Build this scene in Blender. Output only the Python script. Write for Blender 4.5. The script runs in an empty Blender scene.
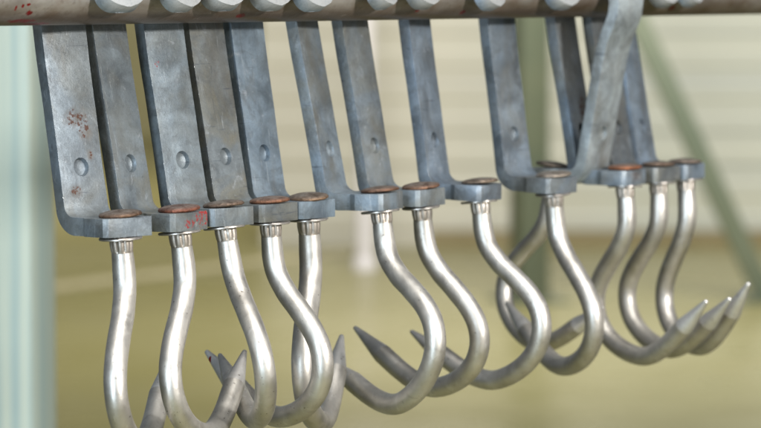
import bpy, bmesh, math, random
from mathutils import Vector, Matrix, noise
R = math.radians
random.seed(7)
scene = bpy.context.scene
COL = scene.collection

# ------------------------------------------------------------------ helpers
def link(name, me, mat=None, parent=None):
    o = bpy.data.objects.new(name, me)
    COL.objects.link(o)
    if mat: me.materials.append(mat)
    if parent: o.parent = parent
    return o

def mesh_from(verts, faces, name='mesh', smooth_angle=None):
    me = bpy.data.meshes.new(name)
    me.from_pydata([tuple(v) for v in verts], [], faces)
    me.validate(); me.update()
    bm = bmesh.new(); bm.from_mesh(me)
    bmesh.ops.recalc_face_normals(bm, faces=bm.faces)
    bm.to_mesh(me); bm.free()
    if smooth_angle is not None:
        for p in me.polygons: p.use_smooth = True
        me.set_sharp_from_angle(angle=R(smooth_angle))
    return me

def baked(me, *mods, smooth_angle=35):
    """apply modifiers to a mesh (bevel, boolean) and hand back the result"""
    o = bpy.data.objects.new('tmp', me); COL.objects.link(o)
    for fn in mods: fn(o)
    dg = bpy.context.evaluated_depsgraph_get()
    out = bpy.data.meshes.new_from_object(o.evaluated_get(dg))
    bpy.data.objects.remove(o)
    for p in out.polygons: p.use_smooth = True
    out.set_sharp_from_angle(angle=R(smooth_angle))
    if len(out.materials) < 2: out.materials.clear()
    return out

def bevel(w, seg=2, ang=30, mi=-1):
    def f(o):
        m = o.modifiers.new('b', 'BEVEL'); m.width = w; m.segments = seg; m.material = mi
        m.limit_method = 'ANGLE'; m.angle_limit = R(ang)
    return f

def lathe(prof, n=48, cap=True):
    """prof: list of (radius, z)"""
    V, Fc = [], []
    for r, z in prof:
        for i in range(n):
            a = 2*math.pi*i/n
            V.append((r*math.cos(a), r*math.sin(a), z))
    for k in range(len(prof)-1):
        for i in range(n):
            j = (i+1) % n
            Fc.append((k*n+i, k*n+j, (k+1)*n+j, (k+1)*n+i))
    if cap:
        Fc.append(tuple(range(n))); b = (len(prof)-1)*n
        Fc.append(tuple(b+i for i in range(n)))
    return V, Fc

def boxes(lst):
    V, Fc = [], []
    for (x0, x1, y0, y1, z0, z1) in lst:
        b = len(V)
        V += [(x0,y0,z0),(x1,y0,z0),(x1,y1,z0),(x0,y1,z0),(x0,y0,z1),(x1,y0,z1),(x1,y1,z1),(x0,y1,z1)]
        Fc += [tuple(b+i for i in f) for f in ((0,1,2,3),(4,5,6,7),(0,1,5,4),(1,2,6,5),(2,3,7,6),(3,0,4,7))]
    return V, Fc

def tag(o, label=None, cat=None, group=None, kind=None):
    if label: o['label'] = label
    if cat: o['category'] = cat
    if group: o['group'] = group
    if kind: o['kind'] = kind

def empty(name, M):
    o = bpy.data.objects.new(name, None); COL.objects.link(o)
    o.empty_display_size = .02; o.matrix_world = M
    return o

# ------------------------------------------------------------------ materials
class NT:
    def __init__(s, name):
        s.m = bpy.data.materials.new(name); s.m.use_nodes = True
        s.t = s.m.node_tree; s.b = s.t.nodes['Principled BSDF']
        s.tc = s.t.nodes.new('ShaderNodeTexCoord').outputs['Object']
    def n(s, typ, **kw):
        nd = s.t.nodes.new(typ)
        for k, v in kw.items(): setattr(nd, k, v)
        return nd
    def l(s, a, b): s.t.links.new(a, b)
    def noise(s, scale, detail=4, rough=.6, vec=None, dist=0, stretch=None):
        nd = s.n('ShaderNodeTexNoise'); nd.inputs['Scale'].default_value = scale
        nd.inputs['Detail'].default_value = detail; nd.inputs['Roughness'].default_value = rough
        nd.inputs['Distortion'].default_value = dist
        v = vec or s.tc
        if stretch:
            mp = s.n('ShaderNodeMapping'); mp.inputs['Scale'].default_value = stretch
            s.l(v, mp.inputs['Vector']); v = mp.outputs['Vector']
        s.l(v, nd.inputs['Vector']); return nd.outputs['Fac']
    def ramp(s, fac, lo, hi, c0=0., c1=1.):
        nd = s.n('ShaderNodeMapRange'); nd.inputs['From Min'].default_value = lo; nd.inputs['From Max'].default_value = hi
        nd.inputs['To Min'].default_value = c0; nd.inputs['To Max'].default_value = c1
        s.l(fac, nd.inputs['Value']); return nd.outputs['Result']
    def math(s, op, a, b=None, clamp=False):
        nd = s.n('ShaderNodeMath', operation=op, use_clamp=clamp)
        for i, v in enumerate((a, b)):
            if v is None: continue
            if isinstance(v, (int, float)): nd.inputs[i].default_value = v
            else: s.l(v, nd.inputs[i])
        return nd.outputs[0]
    def mix(s, fac, a, b):
        nd = s.n('ShaderNodeMix', data_type='RGBA')
        if isinstance(fac, (int, float)): nd.inputs['Factor'].default_value = fac
        else: s.l(fac, nd.inputs['Factor'])
        for key, v in (('A', a), ('B', b)):
            sk = [i for i in nd.inputs if i.name == key and i.type == 'RGBA'][0]
            if isinstance(v, tuple): sk.default_value = (*v, 1)
            else: s.l(v, sk)
        return [o for o in nd.outputs if o.type == 'RGBA'][0]
    def near(s, c, size, vec=None):
        """soft 1..0 falloff around point c with half sizes"""
        mp = s.n('ShaderNodeMapping', vector_type='TEXTURE')
        mp.inputs['Location'].default_value = c; mp.inputs['Scale'].default_value = size
        s.l(vec or s.tc, mp.inputs['Vector'])
        ln = s.n('ShaderNodeVectorMath', operation='LENGTH'); s.l(mp.outputs['Vector'], ln.inputs[0])
        return s.ramp(ln.outputs['Value'], 1.0, .35)
    def bump(s, h, strength, dist):
        nd = s.n('ShaderNodeBump'); nd.inputs['Strength'].default_value = strength; nd.inputs['Distance'].default_value = dist
        s.l(h, nd.inputs['Height']); s.l(nd.outputs['Normal'], s.b.inputs['Normal'])
    def rnd(s, k=100.):
        """object coordinates shifted by the object's own random number"""
        oi = s.n('ShaderNodeObjectInfo')
        ad = s.n('ShaderNodeVectorMath', operation='ADD'); mu = s.n('ShaderNodeMath', operation='MULTIPLY')
        s.l(oi.outputs['Random'], mu.inputs[0]); mu.inputs[1].default_value = k
        cb = s.n('ShaderNodeCombineXYZ'); s.l(mu.outputs[0], cb.inputs['X']); s.l(mu.outputs[0], cb.inputs['Z'])
        s.l(s.tc, ad.inputs[0]); s.l(cb.outputs[0], ad.inputs[1]); return ad.outputs[0]
    def set(s, **kw):
        for k, v in kw.items():
            k = k.replace('_', ' ')
            if isinstance(v, (int, float)): s.b.inputs[k].default_value = v
            elif isinstance(v, tuple): s.b.inputs[k].default_value = (*v, 1)
            else: s.l(v, s.b.inputs[k])
        return s.m

BLOOD = (.26, .006, .005)
RUST = (.075, .024, .009)

def spots(s, vec, regions, scale, lo, hi):
    """blotches limited to given regions"""
    tot = None
    for c, size in regions:
        a = s.near(c, size); tot = a if tot is None else s.math('MAXIMUM', tot, a)
    nz = s.noise(scale, 3, .55, vec, dist=.3)
    return s.ramp(s.math('MULTIPLY', nz, tot), lo, hi)

def galvanised(name, tint=(.37, .41, .46), tan=.5, rust=(), blood=(), scratch=()):
    tint = (tint[0]*.52, tint[1]*.56, tint[2]*.58)
    s = NT(name); v = s.rnd()
    big = s.noise(42, 5, .6, v, dist=.5)
    fine = s.noise(330, 4, .7, v)
    patch = s.noise(24, 4, .6, v, dist=.8)
    dark = tuple(c*.50 for c in tint); light = tuple(min(1, c*1.35) for c in tint)
    col = s.mix(s.ramp(big, .32, .68), dark, light)
    col = s.mix(s.math('MULTIPLY', s.ramp(patch, .42, .66), tan), col, (.19, .178, .135))
    col = s.mix(s.math('MULTIPLY', s.ramp(fine, .56, .72), .45), col, tuple(c*.45 for c in tint))
    blot = s.noise(58, 6, .68, v, dist=1.0)
    col = s.mix(s.math('MULTIPLY', s.ramp(blot, .52, .66), .42), col, (.085, .092, .098))
    col = s.mix(s.math('MULTIPLY', s.ramp(s.noise(19, 4, .6, v, dist=.5, stretch=(1.6, 1, .5)), .50, .72), .55), col, (.13, .115, .085))
    col = s.mix(s.math('MULTIPLY', s.ramp(s.noise(95, 5, .7, v, dist=.6), .60, .72), .5), col, (.42, .45, .48))
    # dark scuffs running across the bar
    sc = s.noise(60, 3, .6, v, dist=.4, stretch=(.5, 1, 7))
    col = s.mix(s.math('MULTIPLY', s.ramp(sc, .66, .72), .55), col, (.05, .06, .08))
    sc2 = s.noise(700, 3, .6, v)
    col = s.mix(s.math('MULTIPLY', s.ramp(sc2, .68, .74), .5), col, (.36, .36, .34))
    vs = s.noise(130, 4, .7, v, dist=.3, stretch=(3.5, 1, .22))
    col = s.mix(s.math('MULTIPLY', s.ramp(vs, .62, .68), .45), col, (.40, .43, .45))
    vd = s.noise(150, 4, .7, v, dist=.6, stretch=(2.5, 1, .3))
    col = s.mix(s.math('MULTIPLY', s.ramp(vd, .63, .69), .5), col, (.06, .065, .07))
    for z, ln in scratch:
        k = s.near((0, -.02, z), (ln, .02, .0016))
        col = s.mix(s.math('MULTIPLY', k, .8), col, (.03, .035, .05))
    # white light reflection painted into the zinc colour on the hooked-over end's outside
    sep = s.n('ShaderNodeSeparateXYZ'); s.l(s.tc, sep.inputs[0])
    tip_glint = s.math('MULTIPLY', s.ramp(sep.outputs['Y'], -.030, -.036), s.ramp(sep.outputs['Z'], -.06, -.03))
    col = s.mix(s.math('MULTIPLY', tip_glint, s.ramp(fine, .25, .5, .5, .95)), col, (.30, .305, .30))
    metal = s.math('SUBTRACT', .46, s.math('MULTIPLY', tip_glint, .35)); dull = None
    if rust:
        r1 = spots(s, s.tc, rust, 430, .47, .56); r2 = spots(s, s.tc, rust, 170, .25, .62)
        col = s.mix(s.math('MULTIPLY', r2, .55), col, (.12, .085, .055))
        col = s.mix(s.math('MULTIPLY', r1, .9), col, RUST); dull = s.math('MAXIMUM', r1, r2)
        metal = s.math('MULTIPLY', metal, s.math('SUBTRACT', 1., s.math('MULTIPLY', s.math('MAXIMUM', r1, r2), .85)))
    if blood:
        b1 = spots(s, s.tc, blood, 520, .46, .62)
        col = s.mix(b1, col, BLOOD); metal = s.math('MULTIPLY', metal, s.math('SUBTRACT', 1., b1))
    rg = s.ramp(s.noise(120, 5, .7, v), .3, .7, .40, .60)
    if dull is not None: rg = s.math('ADD', rg, s.math('MULTIPLY', dull, .35), clamp=True)
    grit = s.noise(1100, 3, .7, v)
    h = s.math('ADD', s.math('MULTIPLY', fine, .6), s.math('MULTIPLY', big, .35))
    h = s.math('ADD', h, s.math('MULTIPLY', grit, .25))
    s.bump(h, .45, .0010)
    col = s.mix(s.math('MULTIPLY', s.ramp(grit, .5, .75), .35), col, dark)
    return s.set(Base_Color=col, Metallic=metal, Roughness=rg)

def stainless(name, blood=(), lo=(.44, .415, .375), hi=(.655, .63, .58), metal=.92, dirt=.45):
    s = NT(name); v = s.rnd()
    big = s.noise(35, 4, .6, v, dist=.4); fine = s.noise(900, 3, .7, v)
    col = s.mix(s.ramp(big, .3, .7), lo, hi)
    col = s.mix(s.math('MULTIPLY', s.ramp(s.noise(75, 6, .7, v, dist=.8), .56, .72), dirt), col, (.30, .265, .22))
    col = s.mix(s.math('MULTIPLY', s.ramp(s.noise(420, 2, .5, v), .69, .75), .8), col, (.10, .075, .06))
    scr = s.noise(170, 4, .65, v, dist=1.2, stretch=(1, 1, .25))
    col = s.mix(s.math('MULTIPLY', s.ramp(scr, .60, .66), .4), col, (.78, .77, .75))
    if blood:
        col = s.mix(spots(s, s.tc, blood, 300, .36, .44), col, BLOOD)
    rg = s.ramp(s.noise(90, 6, .7, v), .3, .7, .38, .56)
    s.bump(s.math('ADD', s.math('ADD', s.math('MULTIPLY', fine, .3), s.math('MULTIPLY', scr, .5)), big), .22, .0014)
    return s.set(Base_Color=col, Metallic=metal, Roughness=rg)

def rivet_mat(name, tone):
    s = NT(name); v = s.rnd()
    nz = s.noise(160, 5, .65, v, dist=.5)
    col = s.mix(s.ramp(nz, .35, .65), tuple(c*.45 for c in tone), tuple(min(1, c*1.3) for c in tone))
    # worn bright top
    sep = s.n('ShaderNodeSeparateXYZ'); s.l(s.tc, sep.inputs[0])
    top = s.math('MULTIPLY', s.ramp(sep.outputs['Z'], .0016, .0034), s.ramp(nz, .3, .6))
    col = s.mix(s.math('MULTIPLY', top, .75), col, (.26, .24, .215))
    n2 = s.noise(420, 4, .7, v)
    col = s.mix(s.math('MULTIPLY', s.ramp(n2, .56, .66), .7), col, (.045, .03, .022))
    s.bump(s.math('ADD', nz, n2), .55, .0013)
    return s.set(Base_Color=col, Metallic=.6, Roughness=s.ramp(n2, .3, .7, .36, .62))

def plain(name, c0, c1, scale=8, rough=.6, metallic=0., stretch=None, bump=0, lo=.3, hi=.7):
    s = NT(name)
    nz = s.noise(scale, 5, .6, stretch=stretch)
    col = s.mix(s.ramp(nz, lo, hi), c0, c1)
    if bump: s.bump(nz, .4, bump)
    return s.set(Base_Color=col, Roughness=rough, Metallic=metallic)

# ------------------------------------------------------------------ camera (rail axis is the world X axis at z = 0)
C = Vector((-1.64790539, -1.20386173, .00182935))
RIGHT = Vector((.58536256, -.81077166, 0.)); FWD = Vector((.80845392, .58368919, -.07555915))
FH = Vector((.81077166, .58536256, 0.)); UP = RIGHT.cross(FWD)
cam = bpy.data.cameras.new('camera'); co = bpy.data.objects.new('camera', cam); COL.objects.link(co)
M = Matrix((RIGHT, UP, -FWD)).transposed().to_4x4(); M.translation = C
co.matrix_world = M
cam.sensor_width = 36.; cam.lens = 36.*3000/761; cam.clip_start = .05; cam.clip_end = 300
cam.dof.use_dof = True; cam.dof.focus_distance = 1.86; cam.dof.aperture_fstop = 11
scene.camera = co
FLOOR = -1.5
def at(px, py, D):
    """point in the hall at horizontal distance D seen near pixel (px, py)"""
    return (px-380.5)/3000*D, C.z-(py+13)/3000*D
HALL = Matrix((RIGHT, FH, Vector((0, 0, 1)))).transposed().to_4x4(); HALL.translation = Vector((C.x, C.y, 0))

# ------------------------------------------------------------------ hanger parts (metres; local: x along rail, -y = forward, z up)
AL = R(9.94); T_BAR = .0082; HALF = .0168
def bar_mesh(bulge=0.):
    al = AL; cl = []
    ca = (0, -.005); rc = .0305
    tipz = -.0135
    for i in range(25):                                  # flared tip below the axis
        t = (i/24)**2; cl.append((.0345-.0035*t**1.3, tipz+(.0085)*t))
    for i in range(1, 33):
        a = (180+9.94)*i/32; a = R(a); cl.append((rc*math.cos(a), ca[1]+rc*math.sin(a)))
    d = (math.sin(al), -math.cos(al)); p = cl[-1]
    zf = -.1420; rf = .0125
    # fillet centre: distance rf from the bar line (front side) and rf above foot line
    n = (math.cos(al), math.sin(al))                     # forward normal of the bar line
    zc = zf+rf
    t = (zc-(p[1]+rf*n[1]))/d[1]
    fc = (p[0]+d[0]*t+rf*n[0], zc)
    steps = 14
    for i in range(1, steps+1): cl.append((p[0]+d[0]*t*i/steps, p[1]+d[1]*t*i/steps))
    a0 = math.pi+al
    for i in range(1, 11):
        a = a0+(1.5*math.pi-a0)*i/10; cl.append((fc[0]+rf*math.cos(a), fc[1]+rf*math.sin(a)))
    PD = .0274
    for q in (PD-.0150, PD-.0105, PD+.0068, PD+.0094): cl.append((q, zf))
    if bulge: cl = [(q-bulge*math.exp(-((z+.016)/.017)**2) if q < 0 and z < .02 else q, z) for q, z in cl]
    # arc length of the tip for its rounded end
    V, Fc = [], []; s = 0; N = len(cl)
    for k, (q, z) in enumerate(cl):
        a = cl[max(k-1, 0)]; b = cl[min(k+1, N-1)]
        tx, tz = b[0]-a[0], b[1]-a[1]; L = math.hypot(tx, tz); tx /= L; tz /= L
        nx, nz = tz, -tx                                  # points outward from the rail / downwards
        if k: s += math.hypot(q-cl[k-1][0], z-cl[k-1][1])
        w = HALF; th = T_BAR; wo = w
        if s < .020:
            u = min(1, (s+.00005)/.012); e = max(0, 1-(1-u)**2.6)**(1/2.6); w = .0155*e+(HALF-.0155)*min(1, s/.02); th = .0098-.0016*min(1, s/.02)
            wo = max(.0008, w-.0012*(1-min(1, s/.02)))
        if k >= N-4:
            w = (HALF-.0006, .0188, .0188, .0165)[k-N+4]; th = .0112; wo = w
        elif k > N-15:
            th = T_BAR+(.0112-T_BAR)*(k-(N-15))/10
        # inner (towards rail / top of foot), outer
        ux, uz = -nx, -nz
        qi = (q+ux*th/2, z+uz*th/2); qo = (q-ux*th/2, z-uz*th/2)
        if s < .012:                                      # rim of the end is ground back on its outer side
            cut = .0024*(1-s/.012); qo = (qo[0]+tx*cut, qo[1]+tz*cut)
        V += [(-w, -qi[0], qi[1]), (w, -qi[0], qi[1]), (wo, -qo[0], qo[1]), (-wo, -qo[0], qo[1])]
    for k in range(N-1):
        b = 4*k
        for i in range(4):
            j = (i+1) % 4; Fc.append((b+i, b+j, b+4+j, b+4+i))
    Fc += [(0, 1, 2, 3), tuple(4*(N-1)+i for i in range(4))]
    me = mesh_from(V, Fc)
    # drilled hole through the bar
    zh = -.107; ph = -.0234+(-.025-zh)*math.tan(al)-.004
    nrm = Vector((0, -math.cos(al), math.sin(al))); cen = Vector((0, -(-.0234+(-.025-zh)*math.tan(al)), zh))
    cuts = []
    for sg in (1, -1):
        ctr = cen+nrm*(0 if sg > 0 else -.0082/math.cos(al))
        cv, cf = lathe([(.0001, -.0035), (.0038, -.0034), (.0050, -.0027), (.0054, -.0014), (.0060, .0006), (.0060, .004)], 36)
        Q = Vector((0, 0, 1)).rotation_difference(nrm*sg).to_matrix().to_4x4(); Q.translation = ctr
        cm = mesh_from([Q @ Vector(v) for v in cv], cf)
        c_ = bpy.data.objects.new('cut', cm); COL.objects.link(c_); cuts.append(c_)
    EDGE = [bpy.data.materials.new('steel'), bpy.data.materials.new('steel edge')]
    for e_ in EDGE: me.materials.append(e_)
    def boo(o):
        for c_ in cuts:
            m = o.modifiers.new('h', 'BOOLEAN'); m.operation = 'DIFFERENCE'; m.object = c_; m.solver = 'EXACT'
    out = baked(me, bevel(.0009, 3, 28, 1), boo)
    for c_ in cuts: bpy.data.objects.remove(c_)
    # forged irregularity
    for v in out.vertices:
        q = v.co*38; v.co += Vector((noise.noise(q), noise.noise(q+Vector((9, 3, 1))), noise.noise(q+Vector((2, 7, 5)))))*.00055
    return out

def rivet_mesh():
    prof = [(.0060, 0), (.0122, .0002), (.0130, .0007), (.0130, .0015), (.0123, .0023), (.0095, .0031), (.005, .0037), (.0008, .0039)]
    V, Fc = lathe(prof, 56)
    V = [Vector(v)*(1+.012*math.sin(3*math.atan2(v[1], v[0])+1)) for v in V]
    return mesh_from(V, Fc, smooth_angle=60)
def washer_mesh():
    V, Fc = lathe([(.0060, 0), (.0126, 0), (.0131, .0004), (.0131, .0011), (.0127, .0015), (.0060, .0015)], 48)
    return mesh_from(V, Fc, smooth_angle=40)

# hook centre line in its own plane (mm): u sideways, v downwards
HP = [(0.0, 0.0), (0.15, 29.82), (9.37, 46.35), (22.1, 58.83), (33.64, 70.96), (40.6, 83.82), (40.56, 97.45), (33.41, 110.33), (20.03, 120.48), (3.02, 127.21), (-15.33, 128.95), (-35.03, 122.36), (-57.6, 108.07), (-84.93, 88.4)]
HP = [Vector((a*.001, 0, -b*.001)) for a, b in HP]
def path(n=12):
    P = [2*HP[0]-HP[1]]+HP+[2*HP[-1]-HP[-2]]; out = []
    for i in range(1, len(P)-2):
        a, b, c, d = P[i-1:i+3]
        for k in range(n):
            t = k/n
            out.append(.5*((2*b)+(c-a)*t+(2*a-5*b+4*c-d)*t*t+(3*b-a-3*c+d)*t**3))
    return out+[P[-2]]
CL = path()
def sweep(cl, rad, n=28, lobes=None):
    V, Fc = [], []
    for k, p in enumerate(cl):
        t = (cl[min(k+1, len(cl)-1)]-cl[max(k-1, 0)]).normalized()
        e1 = Vector((0, 1, 0)); e2 = t.cross(e1).normalized()
        for i in range(n):
            a = 2*math.pi*i/n; r = rad[k]
            if lobes and lobes[k]: r *= 1+lobes[k]*(abs(math.cos(4.5*a))**.6-.55)
            V.append(p+(e1*math.cos(a)+e2*math.sin(a))*r)
    for k in range(len(cl)-1):
        for i in range(n):
            j = (i+1) % n; Fc.append((k*n+i, k*n+j, (k+1)*n+j, (k+1)*n+i))
    b = (len(cl)-1)*n
    Fc += [tuple(range(n)), tuple(b+i for i in range(n))]
    return V, Fc
LEN = [0]
for i in range(1, len(CL)): LEN.append(LEN[-1]+(CL[i]-CL[i-1]).length)
TIPL = .031; NECK = .0125
def cut_path(s0, s1, n):
    out = []
    for k in range(n+1):
        s = s0+(s1-s0)*k/n
        i = max(j for j in range(len(LEN)) if LEN[j] <= s+1e-9); i = min(i, len(CL)-2)
        f = (s-LEN[i])/(LEN[i+1]-LEN[i]); out.append(CL[i].lerp(CL[i+1], f))
    return out
RR = .0070
def hook_meshes():
    c = cut_path(NECK-.001, LEN[-1]-TIPL, 120)
    rad = [RR*(1-.06*max(0, 1-k/6)) for k in range(121)]
    rod = mesh_from(*sweep(c, rad), smooth_angle=50)
    for v in rod.vertices:
        q = v.co*60; v.co += v.normal*noise.noise(q)*.00018
    c = cut_path(-0, NECK, 14); c[0] = CL[0]
    rad, lob = [], []
    for k in range(15):
        t = k/14; rad.append(.0064+.0004*math.sin(min(1, t*1.2)*math.pi)); lob.append(.13*min(1, math.sin(math.pi*min(1, t/.93))*2.2) if t < .93 else 0)
    neck = mesh_from(*sweep(c, rad, 72, lob), smooth_angle=50)
    c = cut_path(LEN[-1]-TIPL, LEN[-1], 22); t0 = (c[-1]-c[-3]).normalized(); rad = []
    for k in range(23):
        t = k/22; rad.append(RR*1.0*(1-t)+.00165*t if k else RR*.985)
    rad = [min(r, RR*(1.02 if k == 1 else 1.0)) for k, r in enumerate(rad)]
    for d, r in ((.0007, .00135), (.0011, .0008), (.0013, .0002)):
        c.append(c[22]+t0*d); rad.append(r)
    tip = mesh_from(*sweep(c, rad, 28), smooth_angle=28)
    return rod, neck, tip

BAR, RIVET, WASHER = bar_mesh(), rivet_mesh(), washer_mesh()
BAR_BENT = bar_mesh(.0065)
ROD, NECKM, TIP = hook_meshes()

# ------------------------------------------------------------------ the hangers on the rail
ST = stainless('brushed stainless steel')
GROUND = dict(lo=(.54, .525, .50), hi=(.74, .725, .70), metal=.82, dirt=.35)
ST_TIP = stainless('ground steel point', **GROUND)
ST_NECK = stainless('grimy crimped neck', lo=(.26, .225, .185), hi=(.50, .46, .41), metal=.8, dirt=.8)
ST_RED = stainless('ground steel point red spot', **GROUND, blood=[((-.066, 0, -.103), (.007, .012, .006)), ((-.078, 0, -.094), (.004, .012, .006))])
s = NT('worn steel edge'); v = s.rnd(); e1 = s.ramp(s.noise(130, 5, .7, v), .42, .58)
EDGE_WEAR = s.set(Base_Color=s.mix(e1, (.16, .175, .20), (.66, .68, .70)), Metallic=.75, Roughness=s.ramp(e1, 0, 1, .5, .28))
WS = plain('washer steel', (.34, .31, .28), (.55, .52, .48), 240, .38, .9)
# s along the rail (m), yaw, tilt; hook: azimuth, lean right, lean away, size
HANG = [
 (-.2820, 9.7, .9, (-99.9, 4.6, -0.1, 0.994)),
 (-.2335, -4.1, .6, (-108.1, 6.4, -0.8, 1.002)),
 (-.1864, 6.9, 1.5, (-74.4, 10.0, -3.1, 0.968)),
 (-.1413, 1.6, .9, (-51.2, 5.4, -1.0, 0.991)),
 (-.0973, 0., -.4, (-99.8, 3.0, 2.1, 1.069)),
 (-.0277, -12.9, 1.0, (-56.6, 7.8, -13.5, 1.018)),
 (.0237, -4.8, .8, (-47.4, 7.3, 1.4, 0.994)),
 (.1038, -8.7, -1.7, (-44.7, 8.2, -5.1, 0.999)),
 (.2046, 2.5, -1.7, (-63.1, 5.6, 1.5, 1.018)),
 (.2947, -5.3, .1, (124.9, 2.9, -3.9, 1.016)),
 (.3475, -.4, -.1, (122.0, 0.7, -3.1, 1.008)),
 (.3839, -7.5, .3, (113.5, 2.2, -9.7, 1.031)),
 (.2852, 1.0, -1.0, (124.1, -8.4, -0.8, 0.966)),
]
E1 = (0, -.0274-.010, -.142)
LOOK = [  # label, galvanised look, rivet tone
 ('galvanised hook hanger with brown rust specks on its bar, leftmost in the row',
  dict(tint=(.36,.39,.42), tan=.35, rust=[((.001,.008,-.078),(.019,.03,.013)), ((.006,.006,-.085),(.012,.03,.012)), ((-.006,.003,-.121),(.009,.03,.007)), ((.008,.004,-.100),(.005,.03,.006))]), (.13,.075,.045)),
 ('galvanised hook hanger with red splashed foot, right of the rust specked one',
  dict(tint=(.33,.36,.38), tan=.7, blood=[((.011,-.0368,-.140),(.020,.012,.013)), ((-.002,-.0368,-.143),(.014,.010,.007))]), (.17,.06,.035)),
 ('galvanised hook hanger with dark scratch lines and a red spot high on its bar',
  dict(tint=(.37,.41,.44), tan=.35, scratch=[(-.053,.011),(-.067,.013)], blood=[((-.010,.018,-.046),(.005,.02,.005))]), (.15,.10,.07)),
 ('brownish galvanised hook hanger just right of the scratched bar with the red spot',
  dict(tint=(.33,.35,.36), tan=.95), (.20,.09,.05)),
 ('blue grey hook hanger last of the tight left cluster, its hook turned edge on',
  dict(tint=(.36,.43,.50), tan=.2, scratch=[(-.048,.012)]), (.16,.10,.06)),
 ('hook hanger showing its wide side edge, first past the tight left cluster',
  dict(tint=(.37,.42,.47), tan=.55), (.15,.08,.05)),
 ('hook hanger with a dark scuff on its upper bar, second past the tight left cluster',
  dict(tint=(.36,.40,.44), tan=.6, scratch=[(-.062,.014),(-.058,.009)]), (.17,.09,.055)),
 ('slim blue hook hanger alone before the pale wall, wide gaps on both sides',
  dict(tint=(.36,.42,.50), tan=.15, scratch=[(-.050,.010)]), (.20,.15,.11)),
 ('hook hanger with its rounded bend showing, directly left of the dark green post',
  dict(tint=(.35,.40,.46), tan=.4), (.24,.20,.16)),
 ('hook hanger behind the reversed one with an orange rust stain by its rivet',
  dict(tint=(.36,.41,.47), tan=.5, rust=[((0,-.03,-.140),(.02,.02,.012)), ((.006,.006,-.09),(.012,.03,.03))]), (.26,.10,.045)),
 ('hook hanger mostly hidden behind the reversed one, foot second from the right end',
  dict(tint=(.26,.28,.30), tan=.6), (.15,.10,.07)),
 ('bright blue grey hook hanger at the right end of the row before the diagonal brace',
  dict(tint=(.38,.45,.54), tan=.2), (.18,.14,.11)),
 ('hook hanger hung the other way round, its bar crossing in front of the rail',
  dict(tint=(.66,.70,.72), tan=.3), (.22,.18,.14)),
]
fh = FH.copy()
for i, (s, psi, tau, (phi, lx, ly, sc)) in enumerate(HANG):
    Mx = Matrix.Translation((s, 0, 0)) @ Matrix.Rotation(R(-psi), 4, 'Z') @ Matrix.Rotation(R(-tau), 4, 'X')
    if i == 12: Mx = Mx @ Matrix.Rotation(math.pi, 4, 'Z')
    root = empty('hook_hanger', Mx)
    label, look, tone = LOOK[i]
    tag(root, label, 'meat hook', 'swivel hook hangers on the rail')
    def part(name, me, mat, parent, local=None):
        o = bpy.data.objects.new(name, me); COL.objects.link(o); o.parent = parent
        if not me.materials: me.materials.append(mat)
        o.material_slots[0].link = 'OBJECT'; o.material_slots[0].material = mat
        if len(o.material_slots) > 1: o.material_slots[1].link = 'OBJECT'; o.material_slots[1].material = EDGE_WEAR
        if local is not None: o.matrix_basis = local
        return o
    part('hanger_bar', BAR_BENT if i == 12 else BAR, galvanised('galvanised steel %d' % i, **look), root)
    # hook frame in the world: ud, normal, up, leaned
    ph = R(phi)
    ud = RIGHT*math.cos(ph)+fh*math.sin(ph); nn = Vector((0, 0, 1)).cross(ud); uz = Vector((0, 0, 1))
    lx0 = lx
    def lean(v, lx=lx):
        a, b, z = v.dot(RIGHT), v.dot(fh), v.z
        a, z = a*math.cos(R(lx))-z*math.sin(R(lx)), a*math.sin(R(lx))+z*math.cos(R(lx))
        b, z = b*math.cos(R(ly))-z*math.sin(R(ly)), b*math.sin(R(ly))+z*math.cos(R(ly))
        return RIGHT*a+fh*b+Vector((0, 0, z))
    Mh = Matrix((lean(ud), lean(nn), lean(uz))).transposed().to_4x4() @ Matrix.Scale(sc, 4)
    Mh.translation = Mx @ Vector((0, -.0274, -.1463))
    loc = Mx.inverted() @ Mh
    hook = part('swivel_hook', ROD, ST, root, loc)
    part('fluted_neck', NECKM, ST_NECK, hook)
    part('hook_point', TIP, ST_RED if i == 3 else ST_TIP, hook)
    def disc(h, tilt):
        lx = lx0*.65
        D = Matrix((lean(RIGHT, lx), lean(fh, lx), lean(uz, lx))).transposed().to_4x4()
        D = D @ Matrix.Rotation(R(-tilt), 4, 'X') @ Matrix.Rotation(R(random.uniform(-1.5, 1.5)), 4, 'Y') @ Matrix.Rotation(random.uniform(0, 6), 4, 'Z')
        D.translation = Mx @ Vector((0, -.0274, h)); return Mx.inverted() @ D
    ly = min(max(ly, -3), 3)
    part('rivet_head', RIVET, rivet_mat('rivet %d' % i, tone), root, disc(-.1357, -2.5+random.uniform(-1.5, 1.5)))
    wz = disc(-.1497, random.uniform(-1, 1.5))
    part('washer', WASHER, WS, root, wz)

# ------------------------------------------------------------------ rail
s = NT('stained steel pipe')
sep = s.n('ShaderNodeSeparateXYZ'); s.l(s.tc, sep.inputs[0])
nz = s.noise(30, 5, .6, stretch=(.35, 1, 1), dist=.5); n2 = s.noise(160, 4, .65)
col = s.mix(s.ramp(nz, .3, .7), (.34, .31, .285), (.50, .47, .44))
col = s.mix(s.math('MULTIPLY', s.ramp(s.noise(22, 5, .65, dist=.8), .44, .66), .6), col, (.22, .13, .07))
col = s.mix(s.math('MULTIPLY', s.ramp(n2, .55, .75), .5), col, (.10, .06, .03))
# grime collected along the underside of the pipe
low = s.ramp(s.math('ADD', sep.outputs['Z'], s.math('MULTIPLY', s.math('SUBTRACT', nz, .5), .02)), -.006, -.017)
col = s.mix(s.math('MULTIPLY', low, .85), col, (.085, .052, .027))
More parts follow.
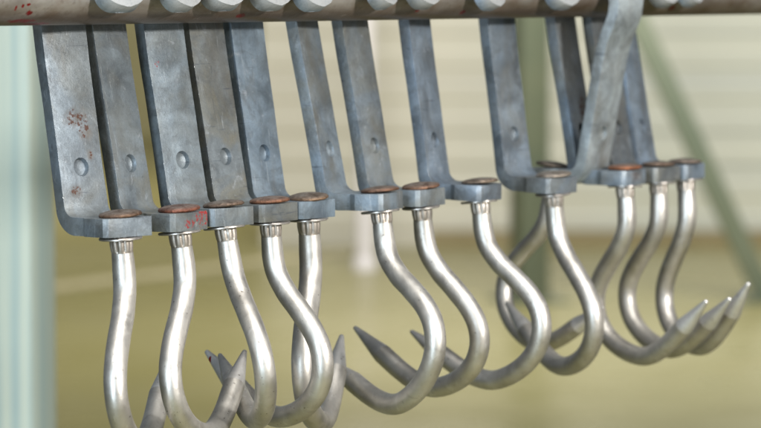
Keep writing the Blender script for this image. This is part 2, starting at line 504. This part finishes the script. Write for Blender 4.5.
# pale rub marks
col = s.mix(s.math('MULTIPLY', s.ramp(s.noise(46, 4, .6, stretch=(1, .6, 2)), .67, .72), .6), col, (.55, .50, .44))
bl = [((-.352, -.0105, -.0182), (.022, .005, .0030)), ((-.335, -.0066, -.0200), (.022, .005, .0024)), ((.0997, -.0128, -.0166), (.006, .006, .004)), ((.3874, -.0149, -.0148), (.008, .006, .006)),
      ((.0421, -.0155, -.0142), (.005, .006, .003)), ((-.3516, -.0162, -.0134), (.005, .005, .003)), ((-.150, -.0130, -.0165), (.008, .006, .003))]
col = s.mix(spots(s, s.tc, bl, 300, .30, .46), col, (.17, .006, .005))
dots = None
for c_, r_ in (((-.3648, -.0182, -.0104), (.0016, .004, .0030)), ((-.3596, -.0188, -.0093), (.0022, .004, .0018)), ((-.3550, -.0192, -.0085), (.0028, .004, .0014)), ((-.3520, -.0165, -.0130), (.0014, .004, .0024))):
    d_ = s.near(c_, r_); dots = d_ if dots is None else s.math('MAXIMUM', dots, d_)
ragged = s.ramp(s.math('MULTIPLY', dots, s.noise(600, 3, .6)), .25, .42)
col = s.mix(ragged, col, (.24, .006, .008))
s.bump(s.math('ADD', n2, nz), .3, .0012)
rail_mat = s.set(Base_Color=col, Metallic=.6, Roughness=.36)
prof = [(.0210, -1.0), (.0210, 1.9)]
V, Fc = [], []
n = 64; m = 90
for k in range(m+1):
    x = -1.0+2.9*k/m
    for i in range(n):
        a = 2*math.pi*i/n; V.append((x, .021*math.cos(a), .021*math.sin(a)))
for k in range(m):
    for i in range(n):
        j = (i+1) % n; Fc.append((k*n+i, k*n+j, (k+1)*n+j, (k+1)*n+i))
Fc += [tuple(range(n)), tuple(m*n+i for i in range(n))]
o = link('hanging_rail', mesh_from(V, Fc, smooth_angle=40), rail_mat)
tag(o, 'round stained steel pipe with red splashes that carries the row of hooks', 'rail')

# ------------------------------------------------------------------ hall behind
def hall(name, VF, mat, parent=None, bev=0, smooth=30):
    me = mesh_from(*VF)
    if bev: me = baked(me, bevel(bev, 2, 30), smooth_angle=smooth)
    o = link(name, me, mat, parent)
    if not parent: o.matrix_world = HALL
    return o

# floor
s = NT('olive painted floor'); p1 = s.noise(.5, 5, .6, dist=.6); p2 = s.noise(3, 5, .6)
col = s.mix(s.ramp(p1, .3, .7), (.245, .22, .075), (.345, .315, .15))
col = s.mix(s.math('MULTIPLY', s.ramp(p2, .45, .7), .35), col, (.24, .22, .12))
s.bump(p2, .05, .01)
fm = s.set(Base_Color=col, Roughness=s.ramp(p2, .3, .7, .22, .42))
fl = hall('floor', ([(-40, -12, FLOOR), (40, -12, FLOOR), (40, 60, FLOOR), (-40, 60, FLOOR)], [(0, 1, 2, 3)]), fm)
tag(fl, 'glossy olive yellow hall floor', 'floor', kind='structure')
# pale painted line running back across the floor
a = at(20, 0, 14.7)[0]; b = at(352, 0, 17.0)[0]
ln = hall('floor_line', ([(a, 14.55, FLOOR+.004), (b, 16.85, FLOOR+.004), (b, 17.2, FLOOR+.004), (a, 14.95, FLOOR+.004)], [(0, 1, 2, 3)]),
          plain('worn line paint', (.50, .44, .26), (.62, .56, .36), 4, .4))
tag(ln, 'pale worn line across the olive floor', 'floor marking', kind='structure')

# clad wall
WD = 17.4
x0 = at(262, 0, WD)[0]; x1 = 9.0
V, Fc = [], []
z = FLOOR; top = 3.6; pitch = .19
rows = []
while z < top:
    rows += [(z, 0), (z+pitch*.42, 0), (z+pitch*.5, .006), (z+pitch*.92, .006)]; z += pitch
for zz, dy in rows: V += [(x0, WD-dy, zz), (x1, WD-dy, zz)]
for k in range(len(rows)-1): Fc.append((2*k, 2*k+1, 2*k+3, 2*k+2))
bk = len(V)
V += [(x0, WD+.2, FLOOR), (x1, WD+.2, FLOOR), (x0, WD+.2, rows[-1][0]), (x1, WD+.2, rows[-1][0])]
t2 = 2*(len(rows)-1)
Fc += [(bk, bk+1, bk+3, bk+2), (t2, t2+1, bk+3, bk+2)]
Fc += [tuple([2*k for k in range(len(rows))]+[bk+2, bk]), tuple([2*k+1 for k in range(len(rows))]+[bk+3, bk+1])]
s = NT('cream cladding'); sep = s.n('ShaderNodeSeparateXYZ'); s.l(s.tc, sep.inputs[0])
cb = s.n('ShaderNodeCombineXYZ'); s.l(sep.outputs['Z'], cb.inputs['Z'])
band = s.noise(4.5, 2, .5, cb.outputs[0]); pat = s.noise(.55, 3, .5)
col = s.mix(s.ramp(band, .35, .65), (.61, .58, .48), (.68, .65, .535))
col = s.mix(s.ramp(sep.outputs['X'], .2, 1.6), col, s.mix(s.ramp(band, .35, .65), (.54, .56, .50), (.63, .635, .53)))
wm = s.set(Base_Color=col, Roughness=.5)
w = hall('clad_wall', (V, Fc), wm)
tag(w, 'cream wall of horizontal cladding sheets behind the hooks', 'wall')
sk = hall('skirting', boxes([(at(430, 0, WD)[0], x1, WD-.07, WD-.021, FLOOR, FLOOR+.085)]), plain('brown skirting', (.26, .21, .10), (.34, .28, .15), 3, .5), w)
sk.matrix_parent_inverse = Matrix(); sk.matrix_basis = Matrix()
# farther olive wall on the left
w2 = hall('far_wall', boxes([(-14, x0+.6, 30, 30.25, FLOOR, 4.2), (x0, x0+.2, WD+.24, 29.9, FLOOR, 4.2)]), plain('drab far wall', (.42, .39, .20), (.50, .46, .27), .6, .6))
tag(w2, 'drab olive wall far back on the left, past the end of the cream cladding', 'wall')
# white downpipe before the wall
px = at(365, 0, 15.9)[0]
dp = empty('white_downpipe', HALL @ Matrix.Translation((px, 15.9, FLOOR)))
tag(dp, 'white upright pipe in front of the cream wall', 'pipe')
wp = plain('white plastic', (.74, .70, .70), (.80, .77, .77), 3, .35)
link('pipe_run', mesh_from(*lathe([(.050, .02), (.050, 4.6)], 32), smooth_angle=40), wp, dp)
link('foot_collar', mesh_from(*lathe([(.066, 0), (.066, .05), (.060, .06), (.0515, .06)], 32), smooth_angle=40), wp, dp)

# dark green post with its diagonal brace
PDp = 14.3
gx = at(530, 0, PDp)[0]
pr = empty('braced_post', HALL @ Matrix.Translation((gx, PDp, FLOOR)))
tag(pr, 'dark green steel post with a diagonal brace running down to the floor', 'post')
gm = plain('green post paint', (.10, .125, .09), (.155, .17, .11), 2.2, .45, lo=.3, hi=.7)
hw = 40/3000*PDp/2/1.25
me = baked(mesh_from(*boxes([(-hw, hw, -hw, hw, .012, 4.8)])), bevel(.012, 2)); po = link('upright', me, gm, pr); po.rotation_euler.z = R(20)
me = baked(mesh_from(*boxes([(-.16, .16, -.16, .16, 0, .012)])), bevel(.003, 2)); bp = link('base_plate', me, gm, pr); bp.rotation_euler.z = R(20)
zt = at(0, -177, PDp)[1]-FLOOR; bx = at(768, 0, PDp)[0]-gx
p0 = Vector((hw*.8, 0, zt)); p1 = Vector((bx, 0, .012)); d = p1-p0
cvv, cff = boxes([(-.055, .055, -.05, .05, 0, d.length)])
Mb = Matrix.Translation(p0) @ d.to_track_quat('Z', 'Y').to_matrix().to_4x4()
me = baked(mesh_from([Mb @ Vector(v) for v in cvv], cff), bevel(.01, 2)); link('brace', me, plain('brace paint', (.14, .17, .125), (.19, .215, .15), 2, .45), pr)
me = baked(mesh_from(*boxes([(bx-.15, bx+.15, -.12, .12, 0, .012)])), bevel(.003, 2)); link('brace_foot', me, gm, pr)

# pale teal post close by on the left
D3 = 3.4
lx_, _ = at(10, 0, D3)
lp = empty('teal_post', HALL @ Matrix.Translation((lx_, D3, FLOOR)))
tag(lp, 'pale teal painted steel post out of focus at the left edge', 'post')
tm = plain('pale teal paint', (.38, .49, .47), (.58, .64, .54), 14, .4, stretch=(5, 5, .08), lo=.40, hi=.60)
w_ = .078
me = baked(mesh_from(*boxes([(-w_/2, w_/2, -w_/2, w_/2, .01, 3.6)])), bevel(.006, 3)); sh = link('shaft', me, tm, lp); sh.rotation_euler.z = R(-16)
me = baked(mesh_from(*boxes([(-.09, .09, -.09, .09, 0, .01)])), bevel(.002, 2)); link('base_plate', me, tm, lp)

# ------------------------------------------------------------------ light
W = bpy.data.worlds.new('World'); scene.world = W; W.use_nodes = True
bg = W.node_tree.nodes['Background']; bg.inputs['Color'].default_value = (.80, .90, 1.0, 1); bg.inputs['Strength'].default_value = .12
def area(name, pos, target, size, power, color=(1, 1, 1), sy=None):
    L = bpy.data.lights.new(name, 'AREA'); L.energy = power; L.color = color; L.size = size
    if sy: L.shape = 'RECTANGLE'; L.size_y = sy
    o = bpy.data.objects.new(name, L); COL.objects.link(o)
    o.location = pos; o.rotation_euler = (Vector(target)-Vector(pos)).to_track_quat('-Z', 'Y').to_euler()
    return o
tgt = Vector((.05, 0, -.1))
RA = Vector((1, 0, 0)); PF = Vector((0, -1, 0))
area('key_lamp', tgt+(RA*-.18+PF*.98)*2.0+Vector((0, 0, .48)), tgt, .13, 48, (1, .97, .93), .13)
area('tall_fill', tgt+(RA*-.42+PF*.91)*2.8+Vector((0, 0, -.25)), tgt, .9, 8, (1, .98, .95), 2.6)  # added soft light, unseen, for long highlights down the hook rods
area('right_fill', tgt+(RA*.81+PF*.585)*2.6+Vector((0, 0, .12)), tgt, .45, 6, (1, .94, .86), 1.6)  # added warm light from the right front, source unseen, brightens the foot ends
area('blue_fill', tgt+(RA*-.97+PF*.24)*3.2+Vector((0, 0, .25)), tgt, .6, 80, (.70, .85, 1), 2.2)  # added bluish light from the left, source unseen, for the bar sides
area('overhead_fill', tgt+PF*.75+RA*-.7+Vector((0, 0, 2.0)), tgt, 1.8, 62, (1, .98, .95), 1.0)  # added soft overhead light, unseen, brightens hook points and foot tops
H = lambda x, d, z: HALL @ Vector((x, d, z))
area('hall_fill', H(.8, 11, 3.4), H(.8, 17, -.4), 3, 570, (1, .975, .92), 1.2)  # this and the next: unseen lights added to brighten wall and floor
area('hall_fill', H(-3, 20, 3.6), H(-3, 24, -1.5), 3, 360, (1, .95, .82), 2)

# ------------------------------------------------------------------ render
scene.render.engine = 'CYCLES'
scene.view_settings.view_transform = 'Standard'; scene.view_settings.look = 'None'
scene.view_settings.exposure = 0; scene.view_settings.gamma = 1
